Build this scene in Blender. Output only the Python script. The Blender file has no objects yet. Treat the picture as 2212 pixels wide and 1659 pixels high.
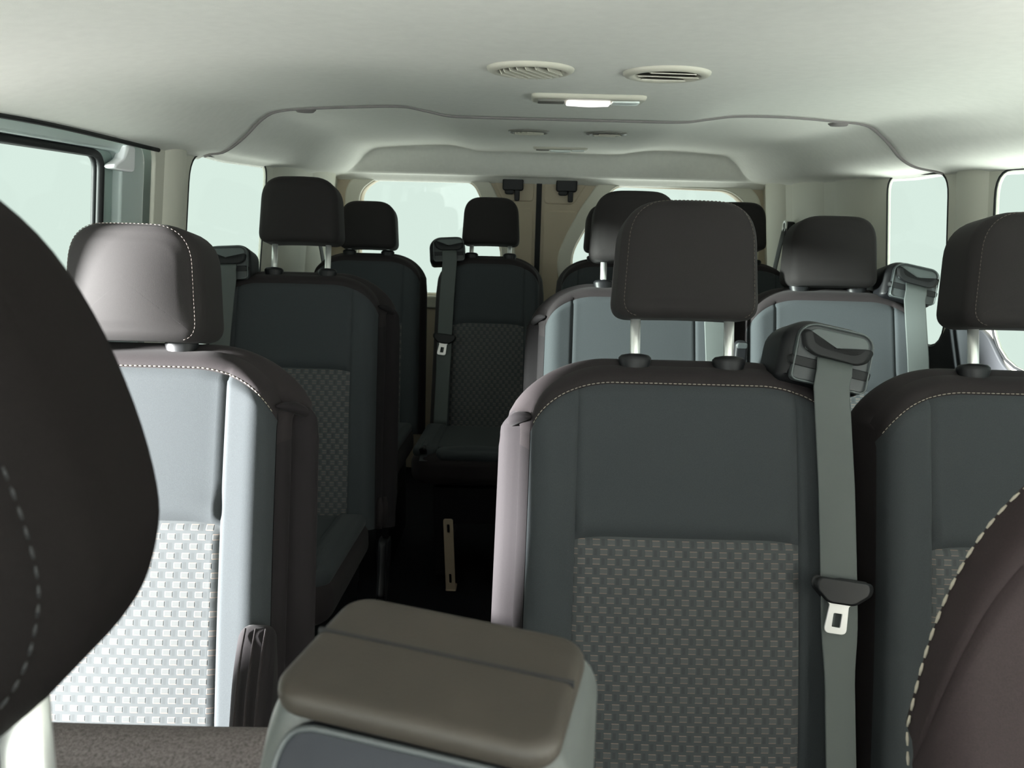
# Interior of a passenger van seen from the dashboard towards the rear doors.
# World frame: camera at the origin, +X right, +Y towards the rear doors, +Z up; floor at z = FLOOR.
import bpy, bmesh, math, random
from math import sin, cos, pi, sqrt, exp, radians
from mathutils import Vector, Matrix

random.seed(4)
S = bpy.context.scene
COL = S.collection
FLOOR = -1.22
XC = 0.125            # centre line of the van

# ---------------------------------------------------------------- camera
F_PX, CX, CY = 1700.0, 1106.0, 829.5
Yc = Vector(((1125 - CX) / F_PX, (438 - CY) / F_PX, 1)).normalized()
h_ = Vector((1, .025, 0)); Xc = (h_ - h_.dot(Yc) * Yc).normalized()
Zc = Xc.cross(Yc)
if Zc.y > 0: Zc = -Zc
RM = Matrix((Xc, Yc, Zc))                      # rows: world axes in camera (right, down, forward)
right, down, fwd = RM.col[0], RM.col[1], RM.col[2]
cam_d = bpy.data.cameras.new('camera'); cam = bpy.data.objects.new('camera', cam_d); COL.objects.link(cam)
cam.matrix_world = Matrix(((right.x, -down.x, -fwd.x, 0), (right.y, -down.y, -fwd.y, 0), (right.z, -down.z, -fwd.z, 0), (0, 0, 0, 1)))
cam_d.sensor_width = 36; cam_d.lens = 36 * F_PX / 2212; cam_d.clip_start = .01
cam_d.dof.use_dof = True; cam_d.dof.focus_distance = 1.25; cam_d.dof.aperture_fstop = 16
S.camera = cam

# ---------------------------------------------------------------- materials
def new_mat(name):
    m = bpy.data.materials.new(name); m.use_nodes = True
    return m, m.node_tree.nodes, m.node_tree.links, m.node_tree.nodes['Principled BSDF']
def plain(name, col, rough=.6, metal=0, spec=.5, noise=None, bump=None, sheen=0):
    m, N, L, b = new_mat(name)
    b.inputs['Base Color'].default_value = (*col, 1); b.inputs['Roughness'].default_value = rough
    b.inputs['Metallic'].default_value = metal; b.inputs['Specular IOR Level'].default_value = spec
    if sheen: b.inputs['Sheen Weight'].default_value = sheen; b.inputs['Sheen Roughness'].default_value = .5
    tc = N.new('ShaderNodeTexCoord')
    if noise:
        sc, amt = noise
        n = N.new('ShaderNodeTexNoise'); n.inputs['Scale'].default_value = sc; n.inputs['Detail'].default_value = 3
        L.new(tc.outputs['Object'], n.inputs['Vector'])
        r = N.new('ShaderNodeMapRange'); r.inputs['From Min'].default_value = .3; r.inputs['From Max'].default_value = .7
        r.inputs['To Min'].default_value = 1 - amt; r.inputs['To Max'].default_value = 1 + amt
        L.new(n.outputs['Fac'], r.inputs['Value'])
        mx = N.new('ShaderNodeVectorMath'); mx.operation = 'SCALE'; mx.inputs[0].default_value = col
        L.new(r.outputs['Result'], mx.inputs['Scale']); L.new(mx.outputs['Vector'], b.inputs['Base Color'])
    if bump:
        sc, st, di = bump
        n = N.new('ShaderNodeTexNoise'); n.inputs['Scale'].default_value = sc; n.inputs['Detail'].default_value = 2
        L.new(tc.outputs['Object'], n.inputs['Vector'])
        bp = N.new('ShaderNodeBump'); bp.inputs['Strength'].default_value = st; bp.inputs['Distance'].default_value = di
        L.new(n.outputs['Fac'], bp.inputs['Height']); L.new(bp.outputs['Normal'], b.inputs['Normal'])
    return m
def woven(name, base, patch, thread):
    """seat insert cloth: offset rows of small rectangles edged by a pale thread; UVs are metres"""
    m, N, L, b = new_mat(name)
    b.inputs['Roughness'].default_value = .75; b.inputs['Specular IOR Level'].default_value = .4
    def mt(op, a, c=None, cl=False):
        n = N.new('ShaderNodeMath'); n.operation = op; n.use_clamp = cl
        for i, v in enumerate((a, c)):
            if v is None: continue
            if hasattr(v, 'is_linked'): L.new(v, n.inputs[i])
            else: n.inputs[i].default_value = v
        return n.outputs[0]
    uv = N.new('ShaderNodeUVMap'); sp = N.new('ShaderNodeSeparateXYZ'); L.new(uv.outputs['UV'], sp.inputs[0])
    pu, pv = .0212, .0136
    rv = mt('DIVIDE', sp.outputs['Y'], pv); row = mt('FLOOR', rv); fv = mt('FRACT', rv)
    sh = mt('MULTIPLY', mt('MODULO', row, 2), .5)
    fu = mt('FRACT', mt('ADD', mt('ADD', mt('DIVIDE', sp.outputs['X'], pu), sh), 20))
    def band(x, lo, hi, soft):
        a = mt('DIVIDE', mt('SUBTRACT', x, lo), soft, True); c = mt('DIVIDE', mt('SUBTRACT', hi, x), soft, True)
        return mt('MINIMUM', a, c)
    rect = mt('MULTIPLY', band(fu, .14, .68, .05), band(fv, .2, .8, .08))
    edge = mt('MULTIPLY', band(fu, .14, .68, .05), mt('MAXIMUM', band(fv, .16, .28, .04), band(fv, .72, .84, .04)))
    gap = mt('MULTIPLY', band(fu, .74, 1.0, .05), band(fv, .1, .9, .1))
    def mix(f, a, c):
        n = N.new('ShaderNodeMix'); n.data_type = 'RGBA'; L.new(f, n.inputs[0])
        for i, v in ((6, a), (7, c)):
            if isinstance(v, tuple): n.inputs[i].default_value = (*v, 1)
            else: L.new(v, n.inputs[i])
        return n.outputs[2]
    c1 = mix(rect, base, patch)
    c2 = mix(mt('MULTIPLY', gap, .45), c1, tuple(v * .5 for v in base))
    c3 = mix(mt('MULTIPLY', edge, .6), c2, thread)
    L.new(c3, b.inputs['Base Color'])
    bp = N.new('ShaderNodeBump'); bp.inputs['Strength'].default_value = .35; bp.inputs['Distance'].default_value = .001
    L.new(rect, bp.inputs['Height']); L.new(bp.outputs['Normal'], b.inputs['Normal'])
    return m
def glass(name, tint, refl=.05):
    m, N, L, b = new_mat(name); N.remove(b)
    t = N.new('ShaderNodeBsdfTransparent'); t.inputs[0].default_value = (*tint, 1)
    g = N.new('ShaderNodeBsdfGlossy'); g.inputs['Roughness'].default_value = .03
    fr = N.new('ShaderNodeMixShader'); fr.inputs[0].default_value = refl
    L.new(t.outputs[0], fr.inputs[1]); L.new(g.outputs[0], fr.inputs[2])
    L.new(fr.outputs[0], N['Material Output'].inputs['Surface'])
    return m
def emit(name, col, st):
    m, N, L, b = new_mat(name)
    b.inputs['Base Color'].default_value = (.9, .88, .85, 1)
    b.inputs['Emission Color'].default_value = (*col, 1); b.inputs['Emission Strength'].default_value = st
    return m

M = dict(
    headliner=plain('headliner_cloth', (.85, .845, .80), .95, spec=.1, bump=(700, .15, .001), noise=(60, .02)),
    headliner_edge=plain('headliner_edge', (.26, .24, .24), .9, spec=.1),
    trim=plain('beige_trim_plastic', (.64, .63, .55), .55, spec=.35, bump=(900, .1, .0006)),
    rear_trim=plain('warm_trim_plastic', (.50, .43, .33), .6, spec=.3, bump=(900, .1, .0006)),
    dark_trim=plain('charcoal_trim_plastic', (.035, .038, .042), .55, spec=.4, bump=(900, .1, .0006)),
    door=plain('sliding_door_shaded', (.27, .35, .33), .35, spec=.5),  # door paint darkened to stand for the shaded inset band
    door_lit=plain('sliding_door_lit', (.52, .60, .59), .3, spec=.5),  # same door paint, lightened to stand for the lit edge
    seal=plain('black_rubber', (.012, .013, .014), .6, spec=.3),
    floor=plain('black_carpet', (.010, .010, .012), .95, spec=.1, bump=(500, .6, .003), noise=(250, .4)),
    grey=plain('grey_seat_cloth', (.037, .042, .0455), .8, spec=.14, bump=(1400, .2, .0006), noise=(900, .10), sheen=.04),
    brown=plain('brown_seat_cloth', (.021, .0175, .0185), .8, spec=.14, bump=(1400, .2, .0006), noise=(900, .10), sheen=.03),
    lilac=plain('side_panel_cloth', (.0145, .0124, .0137), .8, spec=.14, bump=(1400, .2, .0006), noise=(900, .08), sheen=.03),
    head=plain('headrest_cloth', (.021, .019, .019), .75, spec=.14, bump=(1400, .2, .0006), noise=(900, .08), sheen=.03),
    front=plain('front_seat_cloth', (.006, .005, .005), .85, spec=.08, bump=(1400, .25, .0006), noise=(900, .15)),
    driver=plain('driver_seat_cloth', (.022, .0155, .0163), .85, spec=.2, bump=(1400, .25, .0006), noise=(700, .15)),
    felt=plain('felted_seat_back', (.115, .102, .102), .95, spec=.1, bump=(900, .5, .0012), noise=(500, .35)),
    weave=woven('woven_insert_cloth', (.041, .0465, .0495), (.062, .066, .067), (.23, .165, .13)),
    thread=plain('pale_thread', (.30, .27, .22), .7),
    dim_thread=plain('dim_thread', (.075, .06, .05), .7),
    chrome=plain('chrome', (.93, .94, .92), .32, metal=.72),
    steel=plain('polished_steel', (.95, .93, .92), .35, metal=.6),
    black=plain('black_plastic', (.0075, .008, .0095), .45, spec=.3),
    belt=plain('belt_webbing', (.078, .089, .087), .6, spec=.3, bump=(1800, .3, .0006)),
    slot_grey=plain('slot_grey', (.085, .10, .10), .4, spec=.4),
    bezel=plain('grey_plastic', (.042, .048, .050), .4, spec=.4),
    console_top=plain('console_vinyl', (.023, .019, .0145), .55, spec=.4, bump=(1300, .25, .0006), noise=(25, .10)),
    console_side=plain('console_shell', (.060, .067, .065), .45, spec=.5, bump=(1300, .2, .0005)),
    console_panel=plain('console_panel', (.012, .014, .019), .55, spec=.25),
    vent=plain('vent_plastic', (.60, .58, .50), .45, spec=.4),
    vent_grey=plain('grey_vent_plastic', (.17, .165, .15), .4),
    vent_dark=plain('vent_recess', (.07, .06, .05), .7),
    rail=plain('tan_metal', (.62, .50, .35), .45, metal=.4),
    white=plain('white_plastic', (.85, .86, .88), .4),
    tint=glass('tinted_glass', (.50, .535, .518), .02),
    clear=glass('clear_glass', (.95, .965, .96), .02),
    lamp=emit('lamp_lens_lit', (1, .95, .93), 2.2),
    lens=plain('lamp_lens', (.80, .86, .84), .2),
)

# ---------------------------------------------------------------- object helpers
def link(name, me, mat, parent=None):
    o = bpy.data.objects.new(name, me); COL.objects.link(o)
    if mat is not None and not me.materials: me.materials.append(mat)
    if parent is not None: o.parent = parent
    return o
def mesh(name, vf, mat, parent=None, smooth=True, uv=None):
    v, f = vf[0], vf[1]
    me = bpy.data.meshes.new(name); me.from_pydata([tuple(p) for p in v], [], f); me.update()
    bm = bmesh.new(); bm.from_mesh(me); bmesh.ops.recalc_face_normals(bm, faces=bm.faces); bm.to_mesh(me); bm.free()
    if smooth:
        me.polygons.foreach_set('use_smooth', [True] * len(me.polygons))
    if uv is not None:
        l = me.uv_layers.new(name='UVMap')
        for lp in me.loops: l.data[lp.index].uv = uv[lp.vertex_index]
    return link(name, me, mat, parent)
def tag(o, label=None, cat=None, group=None, kind=None):
    if label: o['label'] = label
    if cat: o['category'] = cat
    if group: o['group'] = group
    if kind: o['kind'] = kind
    return o
def empty(name, loc, label=None, cat=None, group=None, rz=0):
    o = bpy.data.objects.new(name, None); COL.objects.link(o); o.location = loc; o.rotation_euler = (0, 0, rz)
    o.empty_display_size = .05
    return tag(o, label, cat, group)
def struct(o): o['kind'] = 'structure'; return o
def join(*parts):
    V, Fc = [], []
    for v, f in parts:
        k = len(V); V += list(v); Fc += [tuple(i + k for i in q) for q in f]
    return V, Fc
def xf(vf, fn): return [fn(Vector(p)) for p in vf[0]], vf[1]
def rrect(w, h, r, n=8, cx=0, cy=0):
    """rounded rectangle outline (counter-clockwise); r is one radius or four (tr, tl, bl, br)"""
    rs = r if isinstance(r, (tuple, list)) else (r,) * 4
    out = []
    for k, (sx, sy) in enumerate(((1, 1), (-1, 1), (-1, -1), (1, -1))):
        rr = rs[k]
        for i in range(n + 1):
            a = pi / 2 * (k + i / n)
            out.append((cx + sx * (w / 2 - rr) + rr * cos(a), cy + sy * (h / 2 - rr) + rr * sin(a)))
    return out
def rpoly(pts, r, n=6):
    """polygon with rounded corners"""
    out = []; k = len(pts)
    for i in range(k):
        p = Vector(pts[i]); a = (Vector(pts[i - 1]) - p); b = (Vector(pts[(i + 1) % k]) - p)
        rr = r[i] if isinstance(r, (list, tuple)) else r
        rr = min(rr, a.length * .45, b.length * .45)
        a.normalize(); b.normalize()
        for j in range(n + 1):
            t = j / n
            q = (1 - t) ** 2 * (p + a * rr) + 2 * t * (1 - t) * p + t * t * (p + b * rr)
            out.append((q.x, q.y))
    return out
def centroid(ol): return sum(p[0] for p in ol) / len(ol), sum(p[1] for p in ol) / len(ol)
def pillow(ol, d, re, bulge_f=0., bulge_b=0., ne=5, nc=6, inset_pow=1.0):
    """closed padded solid: outline in (x, z), thickness d along y (front at -d/2), rounded rims of radius re, domed faces"""
    ext = max(max(p[0] for p in ol) - min(p[0] for p in ol), max(p[1] for p in ol) - min(p[1] for p in ol)); ml = max(ext / 14, .002)
    fine = []
    for i, p in enumerate(ol):
        q = ol[(i + 1) % len(ol)]; L_ = sqrt((q[0] - p[0]) ** 2 + (q[1] - p[1]) ** 2); k = max(1, int(math.ceil(L_ / ml)))
        if L_ < 1e-7: continue
        fine += [(p[0] + (q[0] - p[0]) * t / k, p[1] + (q[1] - p[1]) * t / k) for t in range(k)]
    ol = fine
    cx = (max(p[0] for p in ol) + min(p[0] for p in ol)) / 2; cz = (max(p[1] for p in ol) + min(p[1] for p in ol)) / 2; n = len(ol)
    # inward direction by outline normal
    nr = []
    for i in range(n):
        a = Vector(ol[i - 1]); b = Vector(ol[(i + 1) % n]); t = (b - a)
        t = t.normalized() if t.length > 1e-9 else Vector((1, 0)); nr.append((-t.y, t.x))
    ex = max(abs(p[0] - cx) for p in ol) - re * .5; ez = max(abs(p[1] - cz) for p in ol) - re * .5
    def dome(x, z): return max(0, 1 - ((x - cx) / ex) ** 2) * max(0, 1 - ((z - cz) / ez) ** 2)
    V, Fc, rings = [], [], []
    def ring(ins, y, sc=1.0, bl=0):
        k = len(V)
        for i in range(n):
            x = ol[i][0] + nr[i][0] * ins; z = ol[i][1] + nr[i][1] * ins
            X, Z = cx + (x - cx) * sc, cz + (z - cz) * sc; V.append((X, y + bl * dome(X, Z), Z))
        rings.append(k)
    prof = [(re * (1 - sin(pi / 2 * j / ne)), -d / 2 + re * (1 - cos(pi / 2 * j / ne))) for j in range(ne + 1)]
    for j in range(nc - 1, 0, -1):
        s = 1 - j / nc; ring(re, -d / 2, s, -bulge_f)
    for ins, y in prof: ring(ins, y)
    for ins, y in reversed(prof): ring(ins, -y)
    for j in range(1, nc):
        s = 1 - j / nc; ring(re, d / 2, s, bulge_b)
    for a, b in zip(rings, rings[1:]):
        for i in range(n):
            Fc.append((a + i, a + (i + 1) % n, b + (i + 1) % n, b + i))
    k = len(V); V.append((cx, -d / 2 - bulge_f, cz)); V.append((cx, d / 2 + bulge_b, cz))
    for i in range(n):
        Fc.append((k, rings[0] + (i + 1) % n, rings[0] + i)); Fc.append((k + 1, rings[-1] + i, rings[-1] + (i + 1) % n))
    return V, Fc
def tube(path, r, n=10, closed=False, cap=True):
    P = [Vector(p) for p in path]; V, Fc = [], []
    m = len(P); up = None
    for i, p in enumerate(P):
        if closed: t = P[(i + 1) % m] - P[i - 1]
        else: t = P[min(i + 1, m - 1)] - P[max(i - 1, 0)]
        t.normalize()
        if up is None: up = Vector((0, 0, 1)) if abs(t.z) < .9 else Vector((0, 1, 0))
        a = t.cross(up).normalized(); b = a.cross(t).normalized(); up = b
        rr = r[i] if isinstance(r, (list, tuple)) else r
        for k in range(n):
            V.append(p + (a * cos(2 * pi * k / n) + b * sin(2 * pi * k / n)) * rr)
    for i in range(m if closed else m - 1):
        j = (i + 1) % m
        for k in range(n): Fc.append((i * n + k, i * n + (k + 1) % n, j * n + (k + 1) % n, j * n + k))
    if cap and not closed:
        Fc.append(tuple(range(n - 1, -1, -1))); Fc.append(tuple(range((m - 1) * n, m * n)))
    return V, Fc
def lathe(prof, n=48):
    """revolve (r, z) profile about z"""
    V, Fc = [], []
    for r, z in prof:
        for k in range(n): V.append((r * cos(2 * pi * k / n), r * sin(2 * pi * k / n), z))
    for i in range(len(prof) - 1):
        for k in range(n): Fc.append((i * n + k, i * n + (k + 1) % n, (i + 1) * n + (k + 1) % n, (i + 1) * n + k))
    return V, Fc
def ribbon(path, widths, th, across):
    """strap: path of centre points, width vectors direction function, thickness"""
    P = [Vector(p) for p in path]; V, Fc = [], []
    m = len(P)
    for i, p in enumerate(P):
        t = (P[min(i + 1, m - 1)] - P[max(i - 1, 0)]).normalized()
        a = Vector(across[i]) if isinstance(across, list) else Vector(across)
        a = (a - a.dot(t) * t).normalized(); nn = a.cross(t).normalized()
        w = widths[i] if isinstance(widths, list) else widths
        for sx, sy in ((-.5, -.35), (-.46, -.5), (.46, -.5), (.5, -.35), (.5, .35), (.46, .5), (-.46, .5), (-.5, .35)):
            V.append(p + a * w * sx + nn * th * sy)
    for i in range(m - 1):
        for k in range(8): Fc.append((i * 8 + k, i * 8 + (k + 1) % 8, (i + 1) * 8 + (k + 1) % 8, (i + 1) * 8 + k))
    Fc.append(tuple(range(7, -1, -1))); Fc.append(tuple(range((m - 1) * 8, m * 8)))
    return V, Fc
def box(x0, x1, y0, y1, z0, z1):
    V = [(x, y, z) for x in (x0, x1) for y in (y0, y1) for z in (z0, z1)]
    return V, [(0, 1, 3, 2), (4, 6, 7, 5), (0, 4, 5, 1), (2, 3, 7, 6), (0, 2, 6, 4), (1, 5, 7, 3)]
def stitches(path, ln=.0050, pitch=.0070, r=.0008):
    """short thread dashes laid along a dense polyline"""
    P = [Vector(p) for p in path]; L = [0]
    for a, b in zip(P, P[1:]): L.append(L[-1] + (b - a).length)
    def at(s):
        for i in range(len(P) - 1):
            if L[i + 1] >= s: return P[i].lerp(P[i + 1], (s - L[i]) / max(L[i + 1] - L[i], 1e-9))
        return P[-1]
    parts = []; s = 0
    while s + ln < L[-1]:
        parts.append(tube([at(s), at(s + ln / 2), at(s + ln)], [r * .6, r, r * .6], 5)); s += pitch
    return join(*parts)
def plate(loops, depth, bevel, tf, name, mat, parent=None, res=1):
    """flat panel with holes: 2-D curve filled, extruded and bevelled, then mapped to the world by tf(a, b, c)"""
    cu = bpy.data.curves.new(name, 'CURVE'); cu.dimensions = '2D'; cu.fill_mode = 'BOTH'
    cu.extrude = depth / 2; cu.bevel_depth = bevel; cu.bevel_resolution = res
    for lp in loops:
        sp = cu.splines.new('POLY'); sp.points.add(len(lp) - 1)
        for p, q in zip(sp.points, lp): p.co = (q[0], q[1], 0, 1)
        sp.use_cyclic_u = True
    tmp = bpy.data.objects.new('tmp', cu)
    COL.objects.link(tmp)
    dg = bpy.context.evaluated_depsgraph_get()
    me = bpy.data.meshes.new_from_object(tmp.evaluated_get(dg))
    bpy.data.objects.remove(tmp); bpy.data.curves.remove(cu)
    me.name = name; me.materials.clear()
    for v in me.vertices: v.co = tf(*v.co)
    bm = bmesh.new(); bm.from_mesh(me); bmesh.ops.remove_doubles(bm, verts=bm.verts, dist=1e-5)
    bmesh.ops.recalc_face_normals(bm, faces=bm.faces); bm.to_mesh(me); bm.free()
    return link(name, me, mat, parent)
def ss(a, b, x):
    t = min(1, max(0, (x - a) / (b - a))); return t * t * (3 - 2 * t)

# ================================================================ SHELL
def wall_x(side, z): return XC + side * (.925 - .12 * z)
def side_tf(side, off=0):
    return lambda a, b, c: (wall_x(side, b) + side * (off + c), a, b)

# ---- headliner
SEAM_Y = 2.0
PROF = [(-.80, .085), (-.775, .098), (-.735, .106), (-.688, .138), (-.64, .183), (-.606, .202), (-.538, .211), (-.40, .219), (-.291, .222), (-.235, .213),
        (-.179, .203), (-.1, .2015), (.10, .201), (.25, .201), (.392, .202), (.45, .210), (.513, .218), (.636, .219), (.76, .212), (.838, .203), (.888, .168), (.927, .130), (.963, .111), (1.03, .098), (1.055, .085)]
def interp(tab, x):
    if x <= tab[0][0]: return tab[0][1]
    for i in range(len(tab) - 1):
        x0, y0 = tab[i]; x1, y1 = tab[i + 1]
        if x <= x1:
            # cubic hermite with finite-difference slopes
            def sl(k):
                a = tab[max(k - 1, 0)]; b = tab[min(k + 1, len(tab) - 1)]; return (b[1] - a[1]) / (b[0] - a[0])
            t = (x - x0) / (x1 - x0); hh = x1 - x0
            return (2*t**3 - 3*t*t + 1) * y0 + (t**3 - 2*t*t + t) * hh * sl(i) + (-2*t**3 + 3*t*t) * y1 + (t**3 - t*t) * hh * sl(i + 1)
    return tab[-1][1]
FRONTP = [(-.81, .105), (-.775, .119), (-.72, .136), (-.64, .160), (-.54, .182), (-.40, .200), (-.2, .207), (.1, .207), (.45, .207), (.65, .203), (.78, .188), (.88, .158), (.95, .125), (1.03, .100), (1.055, .085)]
def smin(a, b, k=.02):
    hh = max(k - abs(a - b), 0) / k; return min(a, b) - hh * hh * k * .25
def ceil_z(x, y):
    w = ss(1.25, 1.98, y)
    z = (1 - w) * interp(FRONTP, x) + w * interp(PROF, x)
    if y > 2.9:
        dr = .235 - .128 * ss(3.345, 3.41, y)
        if y > 3.43: dr = .107 - .03 * ss(3.45, 3.51, y)
        z = smin(z, dr, .010)
    return z
def grid_surface(xs, ys, fz, th=.012):
    V, Fc = [], []; nx, ny = len(xs), len(ys)
    for t in (0, th):
        for y in ys:
            for x in xs: V.append((x, y, fz(x, y) + t))
    o = nx * ny
    for j in range(ny - 1):
        for i in range(nx - 1):
            a = j * nx + i
            Fc.append((a, a + 1, a + nx + 1, a + nx)); Fc.append((o + a, o + a + nx, o + a + nx + 1, o + a + 1))
    for i in range(nx - 1):
        Fc.append((i, o + i, o + i + 1, i + 1)); a = (ny - 1) * nx + i; Fc.append((a, a + 1, o + a + 1, o + a))
    for j in range(ny - 1):
        a = j * nx; Fc.append((a, a + nx, o + a + nx, o + a)); a += nx - 1; Fc.append((a, o + a, o + a + nx, a + nx))
    return V, Fc
xs = [-.80 + 1.855 * i / 190 for i in range(191)]
c1 = struct(mesh('ceiling', grid_surface(xs, [-.75 + (SEAM_Y + .012 + .75) * i / 90 for i in range(91)], ceil_z), M['headliner']))
c2 = struct(mesh('ceiling', grid_surface(xs, [SEAM_Y - .03 + (3.515 - SEAM_Y + .03) * i / 160 for i in range(161)], lambda x, y: ceil_z(x, y) + .007 * (1 - ss(2.0, 2.2, y))), M['headliner']))
tag(c1, 'smooth pale headliner over the front rows'); tag(c2, 'rear headliner panel behind the curved seam')
# the rolled edge of the front headliner along the seam
sx = [-.785 + (1.035 + .785) * i / 160 for i in range(161)]
struct(tag(mesh('trim_1', tube([(x, SEAM_Y + .012, ceil_z(x, SEAM_Y + .012) + .001) for x in sx], .0058, 8), M['headliner_edge']), 'thin dark curved seam across the headliner'))

# ---- floor, front bulkhead
struct(mesh('floor', box(-1.0, 1.25, -.8, 3.56, FLOOR - .03, FLOOR), M['floor'], smooth=False))
struct(mesh('wall_front', box(-1.0, 1.25, -.83, -.79, FLOOR, -.42), M['dark_trim'], smooth=False))

# ---- side walls: upper pale trim with window holes, lower charcoal trim
BELT = -.30
TOPZ = .19
def wall_loop(y0, y1, z0, z1): return [(y0, z0), (y1, z0), (y1, z1), (y0, z1)]
def win(y0, y1, z0, z1, r): return rpoly([(y0, z0), (y1, z0), (y1, z1), (y0, z1)], r)
L_WIN = win(1.942, 2.53, -.40, .097, (.07, .07, .055, .07))
SLIDE = rpoly([(.34, -1.15), (1.765, -1.15), (1.765, .112), (1.2, .165), (.34, .165)], [.02, .02, .05, .02, .02])
F_WIN_L = win(-.72, -.35, -.36, .09, .05)
w = plate([wall_loop(-.78, 3.52, FLOOR, TOPZ), L_WIN, SLIDE, F_WIN_L], .004, .003, side_tf(-1, .007), 'wall_left', M['trim'])
struct(w)
R_WIN = win(1.995, 2.325, -.345, .098, (.10, .11, .05, .055))
R_WIN_NEAR = win(.55, 1.80, -.33, .095, (.05, .14, .06, .05))
F_WIN_R = win(-.62, .36, -.36, .09, .05)
w = plate([wall_loop(-.78, 3.52, FLOOR, TOPZ), R_WIN, R_WIN_NEAR, F_WIN_R], .004, .003, side_tf(1, .007), 'wall_right', M['trim'])
struct(w)
# lower charcoal cladding on the right wall with the scooped upper edge under the windows
lower = rpoly([(.5, FLOOR + .005), (3.48, FLOOR + .005), (3.48, -.47), (2.42, -.47), (2.33, -.34), (2.02, -.345), (1.95, -.262), (1.80, -.262), (1.72, -.34), (.5, -.37)], [0, 0, .02, .08, .06, .05, .02, .03, .04, 0])
struct(tag(plate([lower], .006, .003, side_tf(1, -.004), 'trim_2', M['dark_trim']), 'charcoal lower trim on the right wall'))
lower = [(1.75, FLOOR + .005), (3.48, FLOOR + .005), (3.48, -.45), (1.75, -.45)]
struct(tag(plate([lower], .006, .003, side_tf(-1, -.004), 'trim_3', M['dark_trim']), 'charcoal lower trim on the left wall'))
# padded pillar covers (rounded vertical columns of trim)
def column(name, side, y0, y1, bul, z0, z1, mat, skew=0, label=None):
    V, Fc = [], []; n, k = 14, 12
    for j in range(k + 1):
        z = z0 + (z1 - z0) * j / k
        for i in range(n + 1):
            t = i / n; prof = bul * (sin(pi * t) ** .7)
            y = y0 + (y1 - y0) * t + skew * (z - z1)
            V.append((wall_x(side, z) + side * (.008 - prof), y, z))
    for j in range(k):
        for i in range(n):
            a = j * (n + 1) + i; Fc.append((a, a + 1, a + n + 2, a + n + 1))
    o = mesh(name, (V, Fc), mat); struct(o)
    if label: o['label'] = label
    return o
column('trim_4', -1, 1.80, 1.925, .022, -.42, .112, M['trim'], label='padded pillar between sliding door and left window')
column('trim_5', -1, 2.56, 3.02, .020, -.44, .108, M['trim'], label='pale trim panel behind the left window')
column('trim_6', -1, 3.06, 3.47, .030, -.44, .104, M['trim'], label='left rear corner pillar')
column('trim_7', 1, 1.815, 1.97, .020, -.26, .112, M['trim'], label='pillar between the two right windows')
column('trim_8', 1, 2.385, 2.75, .014, -.46, .106, M['trim'], label='pale trim panel behind the narrow right window')
column('trim_9', 1, 2.78, 3.16, .018, -.46, .106, M['trim'], label='pale trim panel in the right rear')
column('trim_10', 1, 3.20, 3.47, .034, -.46, .104, M['trim'], label='right rear corner pillar')

# ---- sliding door on the left, set outside the wall
dw = rpoly([(1.10, -.36), (1.60, -.36), (1.60, .074), (1.10, .084)], [.05, .05, .035, .03])
dwf = rpoly([(.72, -.80), (1.06, -.80), (1.06, .085), (.90, .088), (.86, -.10), (.74, -.35)], .04)  # clear pane added and shaped to pass sun onto the near left seat
door1 = plate([win(.30, 1.95, -1.18, .165, .03), dw, dwf], .004, .004, side_tf(-1, .044), 'door_1', M['door'], res=3)
struct(door1)
fr = rpoly([(.36, -1.1), (1.745, -1.1), (1.745, .100), (.36, .127)], [.02, .02, .045, .02])
fr2 = rpoly([(.38, -1.08), (1.655, -1.08), (1.655, .086), (.38, .112)], [.02, .02, .035, .02])
plate([fr, fr2], .010, .006, side_tf(-1, .030), 'door_frame', M['door_lit'], door1, res=3)
# pale handle bracket at the upper rear corner of the door
struct(tag(mesh('trim_13', tube([(-.797 + .008 * i / 20, .9 + .87 * i / 20, ceil_z(-.79, .9 + .87 * i / 20) - .003) for i in range(21)], .0045, 8), M['seal']), 'black tube painting the shade in the gap between headliner and sliding door'))  # black tube stands in for the shade of the open gap
br = [(1.672, .090), (1.672, .046), (1.596, .050), (1.632, .064), (1.650, .090)]
plate([rpoly(br, .006)], .016, .004, side_tf(-1, .016), 'bracket', M['white'], door1)['label'] = 'white plastic bracket'
def seal(loop, side, off, name, parent, r=.004):
    offs = (off, off + .010) if r > .006 else (off,)
    return mesh(name, join(*[tube([side_tf(side, o_)(a, b, 0) for a, b in loop], r, 8, closed=True) for o_ in offs]), M['seal'], parent)
def pane(name, loop, tf, mat, parent=None):
    grow = []
    cx, cy = centroid(loop)
    for a, b in loop:
        d = Vector((a - cx, b - cy)); d = d * (1 + .012 / max(d.length, .01)); grow.append((cx + d.x, cy + d.y))
    return plate([grow], .003, .0, tf, name, mat, parent)
def window(name, loop, side, off, mat, sealed=True, label=None):
    o = pane(name, loop, side_tf(side, off), mat); struct(o)
    if sealed: seal(loop, side, off - .006, 'window_seal', o, .0075)
    if label: o['label'] = label
    return o
window('window_1', dw, -1, .042, M['tint'], label='sliding door window at the far left').children[0]
window('sun_pane', dwf, -1, .042, M['clear'], True, 'unseen clear pane added to let sun onto the near left seat')
window('window_2', L_WIN, -1, .006, M['tint'], False, 'left side window behind the sliding door')
window('window_3', R_WIN, 1, .006, M['tint'], False, 'narrow side window on the right')
window('window_4', R_WIN_NEAR, 1, .006, M['tint'], False, 'right side window cut by the picture edge')
window('window_5', F_WIN_L, -1, .006, M['clear'], False, 'front passenger door window')
window('window_6', F_WIN_R, 1, .006, M['clear'], False, 'driver door window')
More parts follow.
